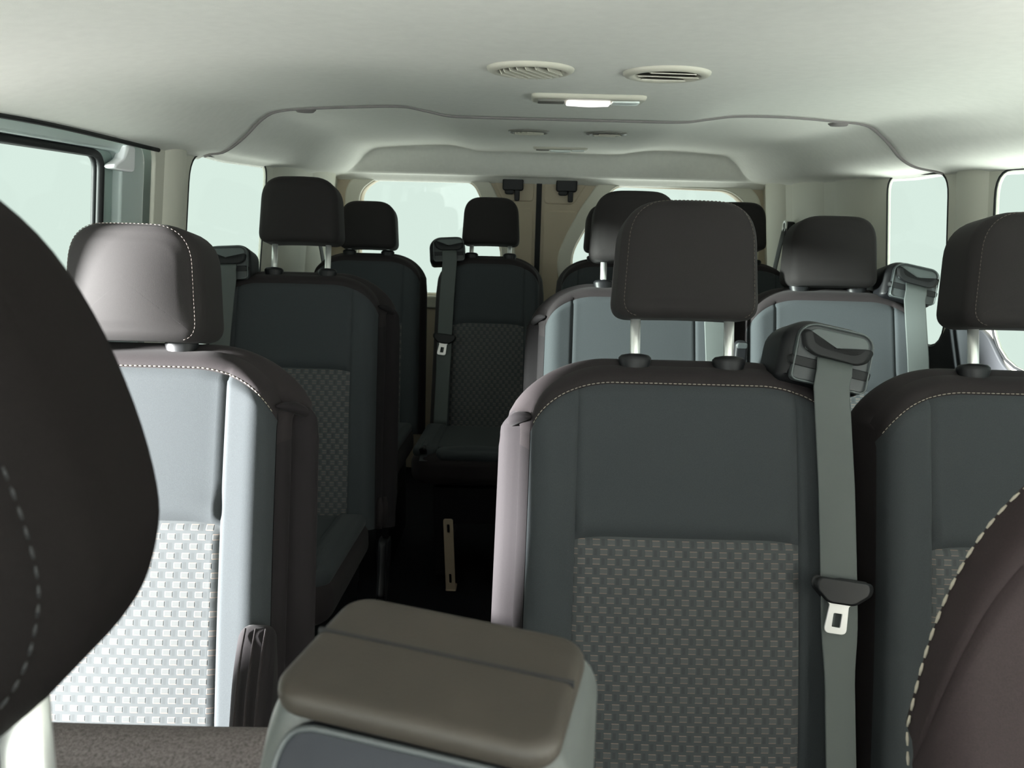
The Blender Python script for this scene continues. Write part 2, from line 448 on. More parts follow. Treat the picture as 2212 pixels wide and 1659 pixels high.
# thin dark seams round the body windows
for lp, sd, nm in ((L_WIN, -1, 'window_2'), (R_WIN, 1, 'window_3'), (R_WIN_NEAR, 1, 'window_4')):
    seal(lp, sd, .003, 'window_seal', bpy.data.objects[nm], .003)
# windscreen
ws = mesh('window_7', box(-.75, 1.0, -.80, -.796, -.42, .17), M['clear'], smooth=False); struct(ws); ws['label'] = 'windscreen'

# ---- rear doors
RY = 3.50
SEAMX = .078
def rear_tf(off=0): return lambda a, b, c: (a, RY + off + c, b)
LW = rpoly([(-.20, .094), (-.62, .102), (-.705, .04), (-.73, -.42), (-.12, -.42), (-.055, -.24), (-.13, -.05)], [.05, .12, .12, .08, .09, .14, .2])
RW = rpoly([(.40, .092), (.90, .082), (.985, .02), (1.0, -.42), (.28, -.42), (.205, -.24), (.285, -.08)], [.05, .12, .12, .08, .09, .14, .2])
dl = plate([[(-.86, FLOOR), (SEAMX - .009, FLOOR), (SEAMX - .009, .15), (-.86, .15)], LW], .05, .014, rear_tf(.04), 'door_2', M['rear_trim'], res=3)
dr_ = plate([[(1.12, FLOOR), (SEAMX + .009, FLOOR), (SEAMX + .009, .15), (1.12, .15)], RW], .05, .014, rear_tf(.04), 'door_3', M['rear_trim'], res=3)
tag(struct(dl), 'left rear cargo door with large window'); tag(struct(dr_), 'right rear cargo door with large window')
struct(tag(mesh('trim_11', box(SEAMX - .0115, SEAMX + .0115, RY - .006, RY + .05, FLOOR, .15), M['seal'], smooth=False), 'black rubber seam between the rear doors'))
for o, lp, nm in ((dl, LW, 'window_8'), (dr_, RW, 'window_9')):
    p = pane(nm, lp, rear_tf(.075), M['tint']); struct(p); p['label'] = 'rear door window on the ' + ('left' if o is dl else 'right')
    # pale surround standing proud of the door
    cx, cy = centroid(lp)
    outer = []
    for a, b in lp:
        d = Vector((a - cx, b - cy)); d = d * (1 + .05 / max(d.length, .01)); outer.append((cx + d.x, cy + d.y))
    plate([outer, lp], .008, .008, rear_tf(.004), 'window_surround', M['trim'], o, res=3)
# raised pads of the door trim: an upper pad with the latch and a lower pad, a groove between
padU = [[(-.13, .13), (-.075, .012), (.050, .012), (.050, .13)], [(.30, .13), (.225, .004), (.106, .004), (.106, .13)]]
padL = [[(-.035, -.030), (.050, -.030), (.050, -1.1), (-.9 + .86, -1.1), (-.02, -.25)], [(.245, -.036), (.106, -.036), (.106, -1.1), (.19, -1.1), (.165, -.25)]]
for o, u, l in ((dl, padU[0], padL[0]), (dr_, padU[1], padL[1])):
    plate([rpoly(u, .015)], .010, .008, rear_tf(.010), 'door_pad', M['rear_trim'], o, res=3)
    plate([rpoly(l, .018)], .012, .009, rear_tf(.012), 'door_pad', M['rear_trim'], o, res=3)
# header seal over the rear windows
struct(tag(mesh('trim_12', join(tube([(-.70 + i * .04, RY - .004, .093 + .012 * sin(pi * i / 42) ) for i in range(43)], .007, 8)), M['seal']), 'dark seal under the rear header'))
for x, lab in ((-.035, 'black latch block left of the rear door seam'), (.195, 'black latch block right of the rear door seam')):
    t = empty('door_latch', (x, RY - .012, .06), lab, 'latch', 'latches on the rear doors')
    mesh('latch_body', xf(pillow(rrect(.09, .062, .012), .03, .006), lambda p: p + Vector((0, 0, .02))), M['black'], t)
    mesh('latch_lever', xf(pillow(rrect(.022, .05, .006), .018, .004), lambda p: p + Vector((.018, -.004, -.028))), M['black'], t)
    mesh('latch_cap', xf(pillow(rrect(.04, .022, .010), .018, .004), lambda p: p + Vector((-.015, -.004, -.015))), M['black'], t)

# ================================================================ CEILING FITTINGS
def vent(x, y, r, label, slat_rot, n_sl=6, openness=.5, mat='vent'):
    z = ceil_z(x, y)
    t = empty('ceiling_vent', (x, y, z), label, 'air vent', 'round air vents in the headliner')
    R = r
    mesh('vent_ring', lathe([(R, .002), (R * .985, -.0025), (R * .94, -.0055), (R * .86, -.0070), (R * .78, -.0062), (R * .74, -.004), (R * .715, -.001)], 56), M[mat], t)
    mesh('vent_recess', lathe([(R * .73, -.001), (R * .4, -.0014), (.0005, -.0015)], 40), M['vent_dark'], t)
    parts = []
    for i in range(n_sl):
        u = -1 + 2 * (i + .5) / n_sl
        hl = R * .69 * sqrt(max(0, 1 - u * u)); off = u * R * .69
        v, f = box(-hl, hl, -R * .69 / n_sl * .85, R * .69 / n_sl * .85, -.0007, .0007)
        ca, sa = cos(openness), sin(openness)
        v = [(px, py * ca - pz * sa + off, py * sa + pz * ca - .0046) for px, py, pz in v]
        c, s = cos(slat_rot), sin(slat_rot)
        parts.append(([(px * c - py * s, px * s + py * c, pz) for px, py, pz in v], f))
    mesh('louver', join(*parts), M['vent'], t, smooth=False)
    return t
vent(.010, 1.325, .070, 'round vent left of centre near the front lamp, slanted louvers open', radians(62), 7, 1.05)
vent(.227, 1.335, .070, 'round vent right of centre near the front lamp, louver nearly closed', radians(4), 3, .25)
vent(.018, 2.36, .060, 'small dark round vent behind the headliner seam, left of centre', radians(50), 6, 1.2, 'vent_grey')
vent(.240, 2.36, .060, 'small round vent behind the headliner seam, right of centre', radians(8), 3, .35, 'vent_grey')
def dome_light(x, y, w, h, label, lit):
    z = ceil_z(x, y)
    t = empty('dome_light', (x, y, z), label, 'lamp', 'interior lamps in the headliner')
    lay = lambda p: Vector((p.x, p.z, p.y))          # lay the pad flat under the ceiling
    mesh('lamp_frame', xf(pillow(rrect(w, h, .018), .016, .006, .002), lay), M['vent'], t)
    mesh('lamp_lens', xf(pillow(rrect(w * .38, h * .5, .006, cx=0), .006, .002, .003), lambda p: lay(p) + Vector((0, -.002, -.012))), M['lamp'] if lit else M['lens'], t)
    for s in (-1, 1):
        mesh('reading_lens', xf(pillow(rrect(w * .24, h * .5, .006, cx=s * w * .325), .006, .002, .001), lambda p: lay(p) + Vector((0, -.002, -.009))), M['lens'] if s > 0 else M['vent_grey'], t)
dome_light(.126, 1.625, .222, .085, 'long lit interior lamp between the front vents and the headliner seam', True)
dome_light(.140, 3.02, .20, .06, 'small dark interior lamp close to the rear header', False)
for x, y, lab in ((-.55, 2.085, 'small headliner clip at the left end of the seam'), (.80, 2.10, 'small headliner clip at the right end of the seam')):
    t = mesh('headliner_clip', lathe([(.0005, -.004), (.020, -.004), (.026, .001), (.028, .005), (.029, .02)], 24), M['headliner_edge'])
    t.location = (x, y, ceil_z(x, y) + .003); tag(t, lab, 'clip', 'headliner clips')

# ================================================================ SEATS
REC = radians(16); HZ = .36; BH = .66
def rec(p, ang=REC):
    c, s = cos(ang), sin(ang)
    return Vector((p[0], p[1] * c + p[2] * s, p[2] * c - p[1] * s + HZ))
US = .70
VB = .953; VS = .62
class Back:
    """upholstered backrest surface: half width, top edge and front depth as functions"""
    def __init__(s, hw=.225, H=BH, rx=.12, rz=.092, flare=.042, depth=.115, hs=.41, tp=.010, seams=1):
        s.tp = tp; s.seams = seams
        s.hw, s.H, s.rx, s.rz, s.depth, s.hs = hw, H, rx, rz, depth, hs
        s.fl = flare if isinstance(flare, tuple) else (flare, flare)
    def HW(s, z): return s.hw + s.tp * (1 - z / s.H)
    def ztop(s, x):
        t = min(1, max(0, (abs(x) - (s.hw - s.rx)) / s.rx)); return s.H - s.rz * (1 - sqrt(max(0, 1 - t * t * .97)))
    def fy(s, u, v):
        hw = s.hw; x = u * hw; zt = s.ztop(x); z = v * zt; au = abs(u)
        y = .055 + .007 * ss(.60, 1.0, au) + .010 * sin(pi * min(1, z / s.H)) + .005 * (1 - min(1, au / US) ** 2)
        y -= .0036 * s.seams * exp(-((au - US) / .010) ** 2) * (1 if v < VB + .01 else 0)
        if au < US and s.seams: y -= .006 * exp(-((v - VS) / .010) ** 2) - .004 * exp(-((v - VS - .035) / .03) ** 2)
        y -= .0045 * exp(-((v - VB) / .008) ** 2)
        dx = (1 - au) * hw; dt = zt - z; r1, r2 = .034, .045
        e1 = r1 - sqrt(max(0, r1 * r1 - max(0, r1 - dx) ** 2)); e2 = r2 - sqrt(max(0, r2 * r2 - max(0, r2 - dt) ** 2))
        return -(y - sqrt(e1 * e1 + e2 * e2))
    def pt(s, u, v):
        x0 = u * s.hw; z = v * s.ztop(x0); return Vector((u * s.HW(z), s.fy(u, v), z))
def make_backrest(B, root, mats, name='backrest', weave=True, stitch=True, cut=0.0, flaps=()):
    NU, NV = 84, 84
    us = [-1 + 2 * i / NU for i in range(NU + 1)]
    # snap grid lines to the seams
    def snap(lst, vals):
        for t in vals:
            k = min(range(len(lst)), key=lambda i: abs(lst[i] - t)); lst[k] = t
    vs = [cut + (1 - cut) * j / NV for j in range(NV + 1)]
    snap(us, (-US, US)); snap(vs, (VS, VB))
    P = [[B.pt(u, v) for u in us] for v in vs]
    iL, iR = us.index(-US), us.index(US); jS, jB = vs.index(VS), vs.index(VB)
    def patch(i0, i1, j0, j1):
        V, Fc, UV = [], [], []
        for j in range(j0, j1 + 1):
            for i in range(i0, i1 + 1):
                p = P[j][i]; V.append(rec(p)); UV.append((p.x, p.z))
        n = i1 - i0 + 1
        for j in range(j1 - j0):
            for i in range(i1 - i0):
                a = j * n + i; Fc.append((a, a + 1, a + n + 1, a + n))
        return (V, Fc), UV
    # shell: sides, top and rear
    bnd = [P[j][0] for j in range(NV)] + P[NV] + [P[j][NU] for j in range(NV - 1, -1, -1)]
    kinds = [0] * NV + [1] * (NU + 1) + [0] * NV
    rings = []
    K = 30
    for k in range(K + 1):
        t = k / K; row = []
        for p in bnd:
            y = p.y + (B.depth - .055 - p.y) * t
            fl = 1 + B.fl[0 if p.x < 0 else 1] / B.hw * ss(0, .75, t) * (1 - .5 * max(0, p.z / B.H - .8) / .2)
            rr = max(0, t - .7) / .3; rr = 1 - sqrt(max(0, 1 - rr * rr))
            x = p.x * fl * (1 - .12 * rr); z = p.z + .012 * sin(pi * min(1, t * 1.3)) * (p.z / B.H) - .03 * rr * (p.z / B.H)
            sd = -1 if p.x < 0 else 1
            if sd in flaps and abs(p.x) > B.hw * .9:
                zz = p.z; m = ss(.02, .10, zz) * (1 - ss(.555, .575, zz))
                off = -.024 * exp(-((t - .40 - .05 * (zz - .3)) / .065) ** 2) * m + .006 * exp(-((t - .17) / .12) ** 2) * m + .007 * exp(-((t - .62) / .16) ** 2) * m
                off -= .007 * exp(-((t - .80) / .025) ** 2) * m
                off += .007 * exp(-((zz - .588 + .05 * t) / .016) ** 2) * ss(.05, .2, t) * (1 - ss(.5, .75, t))
                x += sd * off
            row.append(Vector((x, y, z)))
        rings.append(row)
    n = len(bnd)
    V = [rec(p) for r in rings for p in r]; Fs = []; Ft = []; Fl = {-1: [], 1: []}
    for k in range(K):
        for i in range(n - 1):
            q = (k * n + i, k * n + i + 1, (k + 1) * n + i + 1, (k + 1) * n + i)
            vtop = kinds[i] and kinds[i + 1]
            sd = -1 if bnd[i].x < 0 else 1
            if sd in flaps and bnd[i].z < .575 and abs(bnd[i].x) > B.hw * .9 and .40 <= k / K < .80: Fl[sd].append(q)
            else: (Ft if vtop or (bnd[i].z > B.H * .80) else Fs).append(q)
    last = rings[K]; base = len(V)
    # rear cap: join left and right halves of the last ring
    V2 = V[:]
    half = n // 2
    for i in range(half):
        a = K * n + i; b = K * n + n - 1 - i
        if i + 1 < n - 2 - i: Fs.append((a, a + 1, b - 1, b))
    def sub(Fx):
        ids = sorted({i for f in Fx for i in f}); mp = {i: k for k, i in enumerate(ids)}
        return [V[i] for i in ids], [tuple(mp[i] for i in f) for f in Fx]
    body = mesh(name, sub(Fs), mats['flank'] if flaps else mats['side'], root)
    for sd in flaps: mesh('side_flap', sub(Fl[sd]), mats['flank'], body)
    topf, _ = patch(0, NU, jB, NV)
    mesh('top_cover', join(topf, sub(Ft)), mats['top'], body)
    if weave:
        a, uv = patch(iL, iR, 0, jS); mesh('woven_insert', a, mats['insert'], body, uv=uv)
        a, uv = patch(iL, iR, jS, jB); mesh('upper_panel', a, mats['panel'], body)
        a, _ = patch(0, iL, 0, jB); mesh('bolster', a, mats['panel'], body)
        a, _ = patch(iR, NU, 0, jB); mesh('bolster', a, mats['panel'], body)
    else:
        a, _ = patch(0, NU, 0, jB); mesh('front_panel', a, mats['panel'], body)
    if stitch:
        path = []
        for i in range(0, 241):
            u = -.985 + 1.97 * i / 240
            p = B.pt(u, VB + .004); path.append(rec(p + Vector((0, -.0012, 0))))
        mesh('stitching', stitches(path), M['thread'], body)
    return body
def head_outline(w, h, tap=.010, r=.036):
    return rpoly([(w / 2, -h / 2), (w / 2 - tap, h / 2), (-w / 2 + tap, h / 2), (-w / 2, -h / 2)], [.030, r * 1.6, r * 1.6, .030], 9)
def make_headrest(root, z0, w=.215, h=.170, d=.10, y=-.030, posts=True, mat='head', tilt=-5, post_x=.071, stitch=True, x0=0):
    ol = head_outline(w, h)
    a = radians(tilt)
    def place(p):
        c, s = cos(a), sin(a)
        q = Vector((p.x + x0, p.y * c + p.z * s, p.z * c - p.y * s))
        q.y += .018 * ((q.x - x0) / (w / 2)) ** 2      # slightly wrapped round the head
        return rec(q + Vector((0, y, z0 + h / 2)))
    hd = mesh('headrest', xf(pillow(ol, d, .020, .007, .012, ne=7, nc=12), place), M[mat], root)
    if stitch:
        # seam on the flank of the front face
        cx, cz = centroid(ol); path = []
        k = len(ol)
        inner = []
        for p in ol:
            inner.append((cx + (p[0] - cx) * .90, cz + (p[1] - cz) * .965))
        start = 10
        seq = [inner[i % k] for i in range(start - 4, start + 26)]
        dense = []
        for p, q in zip(inner[2:k - 2], inner[3:k - 1]):
            for t in range(6): dense.append((p[0] + (q[0] - p[0]) * t / 6, p[1] + (q[1] - p[1]) * t / 6))
        def fy(x, z):
            return -d / 2 - .007 * max(0, 1 - (x / (w / 2 - .011)) ** 2) * max(0, 1 - (z / (h / 2 - .011)) ** 2) - .0006
        path = [place(Vector((x, fy(x, z) + .0012, z))) for x, z in dense]
        mesh('stitching', stitches(path, .0042, .0058, .0006), M['dim_thread'], hd)
    if posts:
        for s in (-1, 1):
            pth = [rec(Vector((x0 + s * post_x, y + .018, z))) for z in (BH - .05, BH + .02, z0 + .03)]
            mesh('headrest_post', tube(pth, .0078, 14), M['chrome'], hd)
    return hd
def post_guides(root, B, y=-.012, post_x=.071):
    for s in (-1, 1):
        v, f = lathe([(.0005, .016), (.009, .016), (.018, .014), (.0215, .010), (.0215, .005), (.019, -.004), (.019, -.02)], 28)
        mesh('post_guide', ([rec(Vector((p[0] * 1.15 + s * post_x, p[1] * .85 + y, p[2] + BH + .002))) for p in v], f), M['black'], root)
def belt_unit(root, B, side, full=True, tx=.192, tilt=11):
    """belt tower on the shoulder, webbing down the front of the seat, tongue"""
    a = radians(tilt) * 1
    cx = side * tx
    def pl(p, dx=0, dy=0, dz=0):
        p = Vector(p); c, s = cos(a), sin(a)
        p.x *= 1.12; q = Vector((p.x * c + p.z * s, p.y, p.z * c - p.x * s))
        yaw = radians(2); q = Vector((q.x * cos(yaw) - q.y * sin(yaw), q.x * sin(yaw) + q.y * cos(yaw), q.z))
        return rec(q + Vector((cx + dx, -.020 + dy, BH + .018 + dz)))
    g = mesh('belt_guide', xf(pillow(rrect(.116, .098, (.030, .040, .012, .012)), .10, .018, 0, .01), lambda p: pl(p + Vector((0, .012, 0)))), M['black'], root)
    mesh('bezel', xf(pillow(rrect(.100, .088, (.020, .024, .008, .008), cx=.006, cy=-.002), .014, .006), lambda p: pl(p + Vector((0, -.040, 0)))), M['bezel'], g)
    # upper window, the black slot under it, a dark groove and the lower block
    mesh('slot_window', xf(pillow(rrect(.082, .034, (.012, .016, .004, .004), cx=.008, cy=.018), .006, .002), lambda p: pl(p + Vector((0, -.0465, 0)))), M['slot_grey'], g)
    mouth = [(-.040, .024), (-.031, .026), (-.024, .008), (-.010, .003), (.030, .001), (.040, .006), (.046, .016), (.053, .014), (.048, -.001), (.038, -.007), (-.020, -.005), (-.034, .003)]
    mesh('slot', xf(pillow(rpoly(mouth, .006), .006, .002), lambda p: pl(p + Vector((0, -.0500, .002)))), M['seal'], g)
    mesh('bezel_groove', xf(pillow(rpoly([(-.050, -.012), (.056, -.014), (.055, -.024), (-.047, -.022)], .003), .006, .002), lambda p: pl(p + Vector((0, -.0455, 0)))), M['seal'], g)
    rim = [pl(Vector((a, -.0480, b))) for a, b in rrect(.098, .085, (.020, .024, .008, .008), cx=.006, cy=-.002)]
    mesh('bezel_rim', tube(rim, .0014, 6, closed=True), M['slot_grey'], g)
    # webbing
    path = []; ac = []
    pts = [(.008, -.050, -.006), (.008, -.056, -.024), (.008, -.056, -.045)]
    for p in pts: path.append(pl(Vector(p)))
    # down the front surface, drifting outboard
    uu = .86
    for k in range(1, 25):
        t = k / 24; z = BH - .15 - (BH - .185) * t
        x = cx + .008 + side * .010 * t
        u = max(-.99, min(.99, x / B.HW(z)))
        path.append(rec(Vector((x, min(B.fy(max(-.86, min(.86, u)), min(.93, z / B.H)), -.068) - .012, z))))
    ac = [Vector((1, 0, -.14 * (1 if side > 0 else .4)))] * 3 + [Vector((1, side * .35 * ss(.42, .62, k / 24), -.10)) for k in range(1, 25)]
    b = mesh('seat_belt', ribbon(path, .052, .0022, ac), M['belt'], root)
    if full:
        zt = BH - .312
        x = cx + .008 + side * .004
        yb = B.fy(side * .86, zt / B.H) - .020
        tl = lambda p: rec(Vector((p.x * .985 + p.z * .16 + x, p.y + yb, p.z - p.x * .12 + zt)))
        hol = [(-.036, .010), (.036, .010), (.036, .001), (.018, -.014), (-.018, -.014), (-.036, .001)]
        mesh('tongue_holder', xf(pillow(rpoly(hol, .006), .014, .005), tl), M['black'], b)
        o = plate([rpoly([(-.022, -.012), (-.013, -.022), (-.0155, -.060), (.0155, -.060), (.013, -.022), (.022, -.012), (.016, -.012), (.009, -.020), (-.009, -.020), (-.016, -.012)], [.001, .002, .008, .008, .002, .001, .001, .002, .002, .001]), rrect(.013, .020, .002, cx=0, cy=-.042)], .002, .0006, lambda a_, b_, c_: tl(Vector((a_, c_, b_))), 'tongue', M['steel'], b)
        o['label'] = 'bright metal tongue'
    return g
def side_flaps(root, B, body, side, mat):
    """tuck at the head of the sewn flap and dark gathers at its foot"""
    pts = []
    for k in range(9):
        t = k / 8; y = -.040 + .075 * t
        pts.append(rec(Vector((side * (B.hw + .002 + .034 * t + .003 * sin(pi * t)), y, .578 - .016 * t + .006 * sin(pi * t)))))
    mesh('flap_tuck', tube(pts, [.002, .005, .0075, .009, .0095, .009, .0075, .005, .002], 12), mat, body)
    for k in range(3):
        mesh('flap_gather', tube([rec(Vector((side * (B.hw + .036 - .008 * k), .030 - .024 * k, z))) for z in (.0, .03, .06, .08)], [.008, .010, .0095, .006], 10), M['brown'], body)
def cushion(root, hw, z0=.30, zf=.395, ln=.46, x0=0, mat='grey', side='brown'):
    def cpos(p): # p: x across, y thickness -> z, z along -> y
        t = (p.z + ln / 2) / ln
        return Vector((p.x + x0, -.03 - ln + (1 - t) * 0 + ln * t * 1.0, 0)) + Vector((0, 0, z0 + .05 + (-p.y) + (zf - z0 - .05) * (1 - t) * .9))
    ol = rrect(hw * 2, ln, (.03, .03, .06, .06))
    c = mesh('cushion', xf(pillow(ol, .10, .035, .012, 0, ne=6, nc=7), lambda p: cpos(p)), M[side], root)
    # upholstered top: side bolsters and a front roll
    mesh('cushion_top', xf(pillow(rrect(hw * 1.30, ln * .80, .02, cy=.03), .02, .008, .012, 0), lambda p: cpos(p + Vector((0, -.050, 0)))), M[mat], c)
    for s in (-1, 1):
        mesh('cushion_bolster', xf(pillow(rrect(hw * .36, ln * .93, (.02, .02, .05, .05) if s > 0 else (.02, .02, .05, .05), cx=s * hw * .80), .036, .016, .012, 0), lambda p: cpos(p + Vector((0, -.050, 0)))), M[mat], c)
    mesh('cushion_front', xf(pillow(rrect(hw * 1.26, ln * .17, .03, cy=-ln * .41), .036, .016, .010, 0), lambda p: cpos(p + Vector((0, -.047, 0)))), M[mat], c)
    return c
def seat_base(root, hw):
    b = mesh('seat_base', join(box(-hw * .8, hw * .8, -.44, .02, .20, .32)), M['black'], root, smooth=False)
    for sx in (-1, 1):
        mesh('seat_leg', join(box(sx * hw * .7 - .02, sx * hw * .7 + .02, -.40, 0, .0, .20)), M['black'], root, smooth=False)
SEATS = {}
STD = dict(flank=M['lilac'], side=M['brown'], top=M['brown'], panel=M['grey'], insert=M['weave'])
def make_seat(key, x, y, label, row, hw=.225, head_z=BH + .048, head_w=.215, belt=None, flaps=None, dz=0, belt_full=False, seam=True, belt_tilt=11, cush_hw=None, head_h=.170, tx=.199, fl=(.02, .02), hx=0):
    t = empty('passenger_seat', (x, y, FLOOR + dz), label, 'seat', row)
    B = Back(hw=hw, flare=fl)
    body = make_backrest(B, t, dict(STD), stitch=seam, flaps=tuple(flaps or ()))
    make_headrest(t, head_z, w=head_w, h=head_h, stitch=seam, x0=hx)
    post_guides(t, B)
    if belt: belt_unit(t, B, belt, belt_full, tx=tx * hw / .225, tilt=belt_tilt)
    for s in (flaps or ()): side_flaps(t, B, body, s, M['lilac'])
    cushion(t, cush_hw or hw)
    seat_base(t, hw)
    SEATS[key] = t
    return t, B, body
G1, G2, G3 = 'seats in the nearest passenger row', 'seats in the middle passenger row', 'seats in the rear bench row'
tR1, BR1, bR1 = make_seat('R1', .250, 1.0, 'dark grey seat with woven insert and hanging seat belt, nearest the camera at centre right', G1, belt=1, flaps=(-1,), belt_full=True, head_h=.172, fl=(.042, .012), dz=-.014, head_z=BH + .070)
tR1b, BR1b, _ = make_seat('R1b', .762, 1.0, 'dark grey seat at the right edge beside the near belt seat', G1, dz=-.016, head_z=BH + .070)
tL1, BL1, bL1 = make_seat('L1', -.580, 1.0, 'brightly lit grey seat with pale woven insert at the left', G1, head_z=BH + .010, flaps=(1,), head_h=.172, fl=(.02, .042), dz=-.008, hx=.014)
tL2, BL2, _ = make_seat('L2', -.578, 1.92, 'shadowed seat with raised black headrest behind the brightly lit seat', G2, hw=.212, head_z=BH + .080, belt=-1, belt_tilt=-4, flaps=(1,), seam=False, fl=(.02, .042), dz=.022)
tR2, BR2, _ = make_seat('R2', .282, 1.80, 'grey seat half hidden behind the near belt seat headrest', G2, hw=.212, head_z=BH + .062, belt=1, flaps=(-1,), seam=False, fl=(.042, .012), dz=.022)
tR2b, BR2b, _ = make_seat('R2b', .770, 1.80, 'grey seat with pale grey headrest and belt by the narrow right window', G2, hw=.205, head_z=BH + .008, belt=1, seam=False, head_w=.22, dz=.026)
tL3, _, _ = make_seat('L3', -.560, 2.78, 'rear bench seat at the left corner, partly behind the raised black headrest', G3, hw=.195, head_z=BH + .02, seam=False, dz=.02)
tC3, BC3, _ = make_seat('C3', -.107, 2.78, 'rear bench seat with dark raised headrest and visible cushion left of the door seam', G3, hw=.180, head_z=BH + .045, belt=-1, belt_tilt=-4, belt_full=True, seam=False, cush_hw=.215, dz=.02)
make_seat('R3', .345, 2.78, 'rear bench seat right of the door seam, mostly hidden', G3, hw=.185, head_z=BH + .03, seam=False, dz=.02)
make_seat('R3b', .800, 2.78, 'rear bench seat at the right corner, hidden by nearer headrests', G3, hw=.195, head_z=BH + .05, seam=False, dz=.02)

# recliner cover on the aisle side of the lit seat
def recliner_cover(t, B, side):
    ol = rpoly([(-.075, -.12), (.045, -.12), (.045, .02), (.02, .10), (-.02, .105), (-.055, .05)], [.01, .01, .05, .05, .05, .05])
    pl = lambda p: rec(Vector((side * (B.hw + .006 - p.y + .010 * (-p.x / .07)), -.092 + p.x, .17 + p.z)))
    c = mesh('recliner_cover', xf(pillow(ol, .05, .016, .004, 0), pl), M['lilac'], t)
    rid = []
    for py in (-.014, .0, .014):
        rid.append(tube([pl(Vector(q)) for q in ((-.0765, py, -.075), (-.0765, py, -.04), (-.0755, py, -.01), (-.069, py, .025), (-.058, py, .055), (-.042, py, .082), (-.022, py, .103))], .0016, 6))
    rid.append(tube([pl(Vector((-.0765, -.022 + .044 * i / 8, -.077))) for i in range(9)], .0014, 6))
    mesh('seam_groove', join(*rid), M['brown'], c)
recliner_cover(tL1, BL1, 1)
# recline levers and buckle
def lever(t, side, y, z):
    o = mesh('recline_lever', xf(pillow(rpoly([(-.02, .02), (.03, .03), (.05, -.05), (.075, -.10), (.055, -.11), (.02, -.06), (-.02, -.02)], .014), .022, .008), lambda p: Vector((side * (.255 - p.y), y + p.x * -1, z + p.z))), M['black'], t)
    return o
lever(tL2, 1, -.06, .33)
def buckle(x, y, z, label):
    t = empty('belt_buckle', (x, y, z), label, 'buckle')
    mesh('buckle_body', pillow(rrect(.030, .065, .012), .022, .007), M['black'], t)
    mesh('buckle_button', xf(pillow(rrect(.024, .014, .004, cy=.022), .006, .002), lambda p: p + Vector((0, -.012, 0))), M['bezel'], t)
    mesh('buckle_strap', ribbon([(0, .0, -.02), (0, -.028, -.10), (0, -.09, -.3)], .018, .003, (1, 0, 0)), M['black'], t)
buckle(.526, 1.830, -.335, 'black belt buckle standing between the two middle row seats on the right')
# loose thread under the near headrest
lt = mesh('loose_thread', tube([(.142 - .004 * i / 8 - .006 * (i / 8) ** 2, 1.128 - .004 * i / 8, -.148 - .034 * i / 8) for i in range(9)], .0007, 5), M['thread'], tR1)
# belts on the rear pillars
def pillar_belt(side, y, z, label):
    x = wall_x(side, z) - side * .012
    t = empty('pillar_belt', (x, y, z), label, 'seat belt', 'shoulder belts on the rear pillars')
    mesh('belt_anchor', xf(pillow(rrect(.05, .06, .015), .03, .008), lambda p: Vector((p.y * -side - side * .01, p.x, p.z))), M['black'], t)
    mesh('anchor_loop', tube([(-side * .028, .016 * cos(a), .008 + .022 * sin(a)) for a in [2 * pi * k / 16 for k in range(16)]], .005, 8, closed=True), M['chrome'], t)
    mesh('belt_strap', ribbon([(-side * .03, 0, 0), (-side * .045, -.01, -.08), (-side * .07, -.03, -.22), (-side * .06, -.04, -.45)], .046, .003, (0, 1, 0)), M['seal'], t)
pillar_belt(1, 3.10, -.075, 'black shoulder belt with metal loop on the right rear pillar')
pillar_belt(-1, 3.05, -.12, 'black shoulder belt on the left rear pillar behind the raised headrest')
# slotted bracket standing in front of the rear bench base
t = empty('floor_bracket', (-.192, 2.31, FLOOR), 'tan metal bracket with slots standing on the aisle floor below the rear bench', 'bracket')
plate([rrect(.029, .235, .006, cy=.1175), rrect(.010, .030, .004, cy=.205), rrect(.010, .034, .004, cy=.040)], .005, .001, lambda a, b, c: (a - .012 * b / .235, .02 * b / .235 + c, b + .003), 'bracket_plate', M['rail'], t)
mesh('bracket_foot', xf(pillow(rrect(.034, .05, .006), .006, .002), lambda p: Vector((p.x, p.z + .02, .004 - p.y))), M['rail'], t)

# ================================================================ FRONT SEATS
def z_at(px, py, D):
    d = RM @ Vector(((px - CX) / F_PX, (py - CY) / F_PX, 1)); return d * (D / d.y)
# front passenger seat: tapered headrest close to the camera, felted backrest top behind its post
fp = empty('front_passenger_seat', (-.254, .20, FLOOR + .0), 'black front passenger seat with large headrest at the left edge', 'seat', 'front seats')
hd_half = [(.0, .004), (.030, .002), (.055, -.006), (.078, -.025), (.094, -.052), (.105, -.085), (.1105, -.116), (.109, -.136), (.100, -.158), (.080, -.178), (.055, -.192), (.028, -.202), (.0, -.205)]
hd_half = [(x, -.1 + (z + .1) * 1.12 + .002) for x, z in hd_half]
sm = []
for i in range(len(hd_half) - 1):
    p0, p1, p2, p3 = (Vector(hd_half[max(0, min(len(hd_half) - 1, i + k))]) for k in (-1, 0, 1, 2))
    for t in (0, .25, .5, .75):
        q = .5 * (2 * p1 + (p2 - p0) * t + (2 * p0 - 5 * p1 + 4 * p2 - p3) * t * t + (3 * p1 - p0 - 3 * p2 + p3) * t ** 3); sm.append((max(0, q.x), q.y))
sm.append(hd_half[-1]); hd_half = sm
ol = [(x, z) for x, z in reversed(hd_half)] + [(-x, z) for x, z in hd_half[1:-1]]
zoff = -FLOOR
hp = lambda p: Vector((p.x, p.y + .055 + .02 * (p.x / .11) ** 2, p.z + zoff))
fh = mesh('headrest', xf(pillow(ol, .085, .024, .012, .012, ne=7, nc=8), hp), M['front'], fp)
inner = [(x * .93, -.10 + (z + .10) * .93) for x, z in hd_half[20:]]
path = []
for p, q in zip(inner, inner[1:]):
    for k in range(8): path.append(hp(Vector((p[0] + (q[0] - p[0]) * k / 8, -.0435, p[1] + (q[1] - p[1]) * k / 8))))
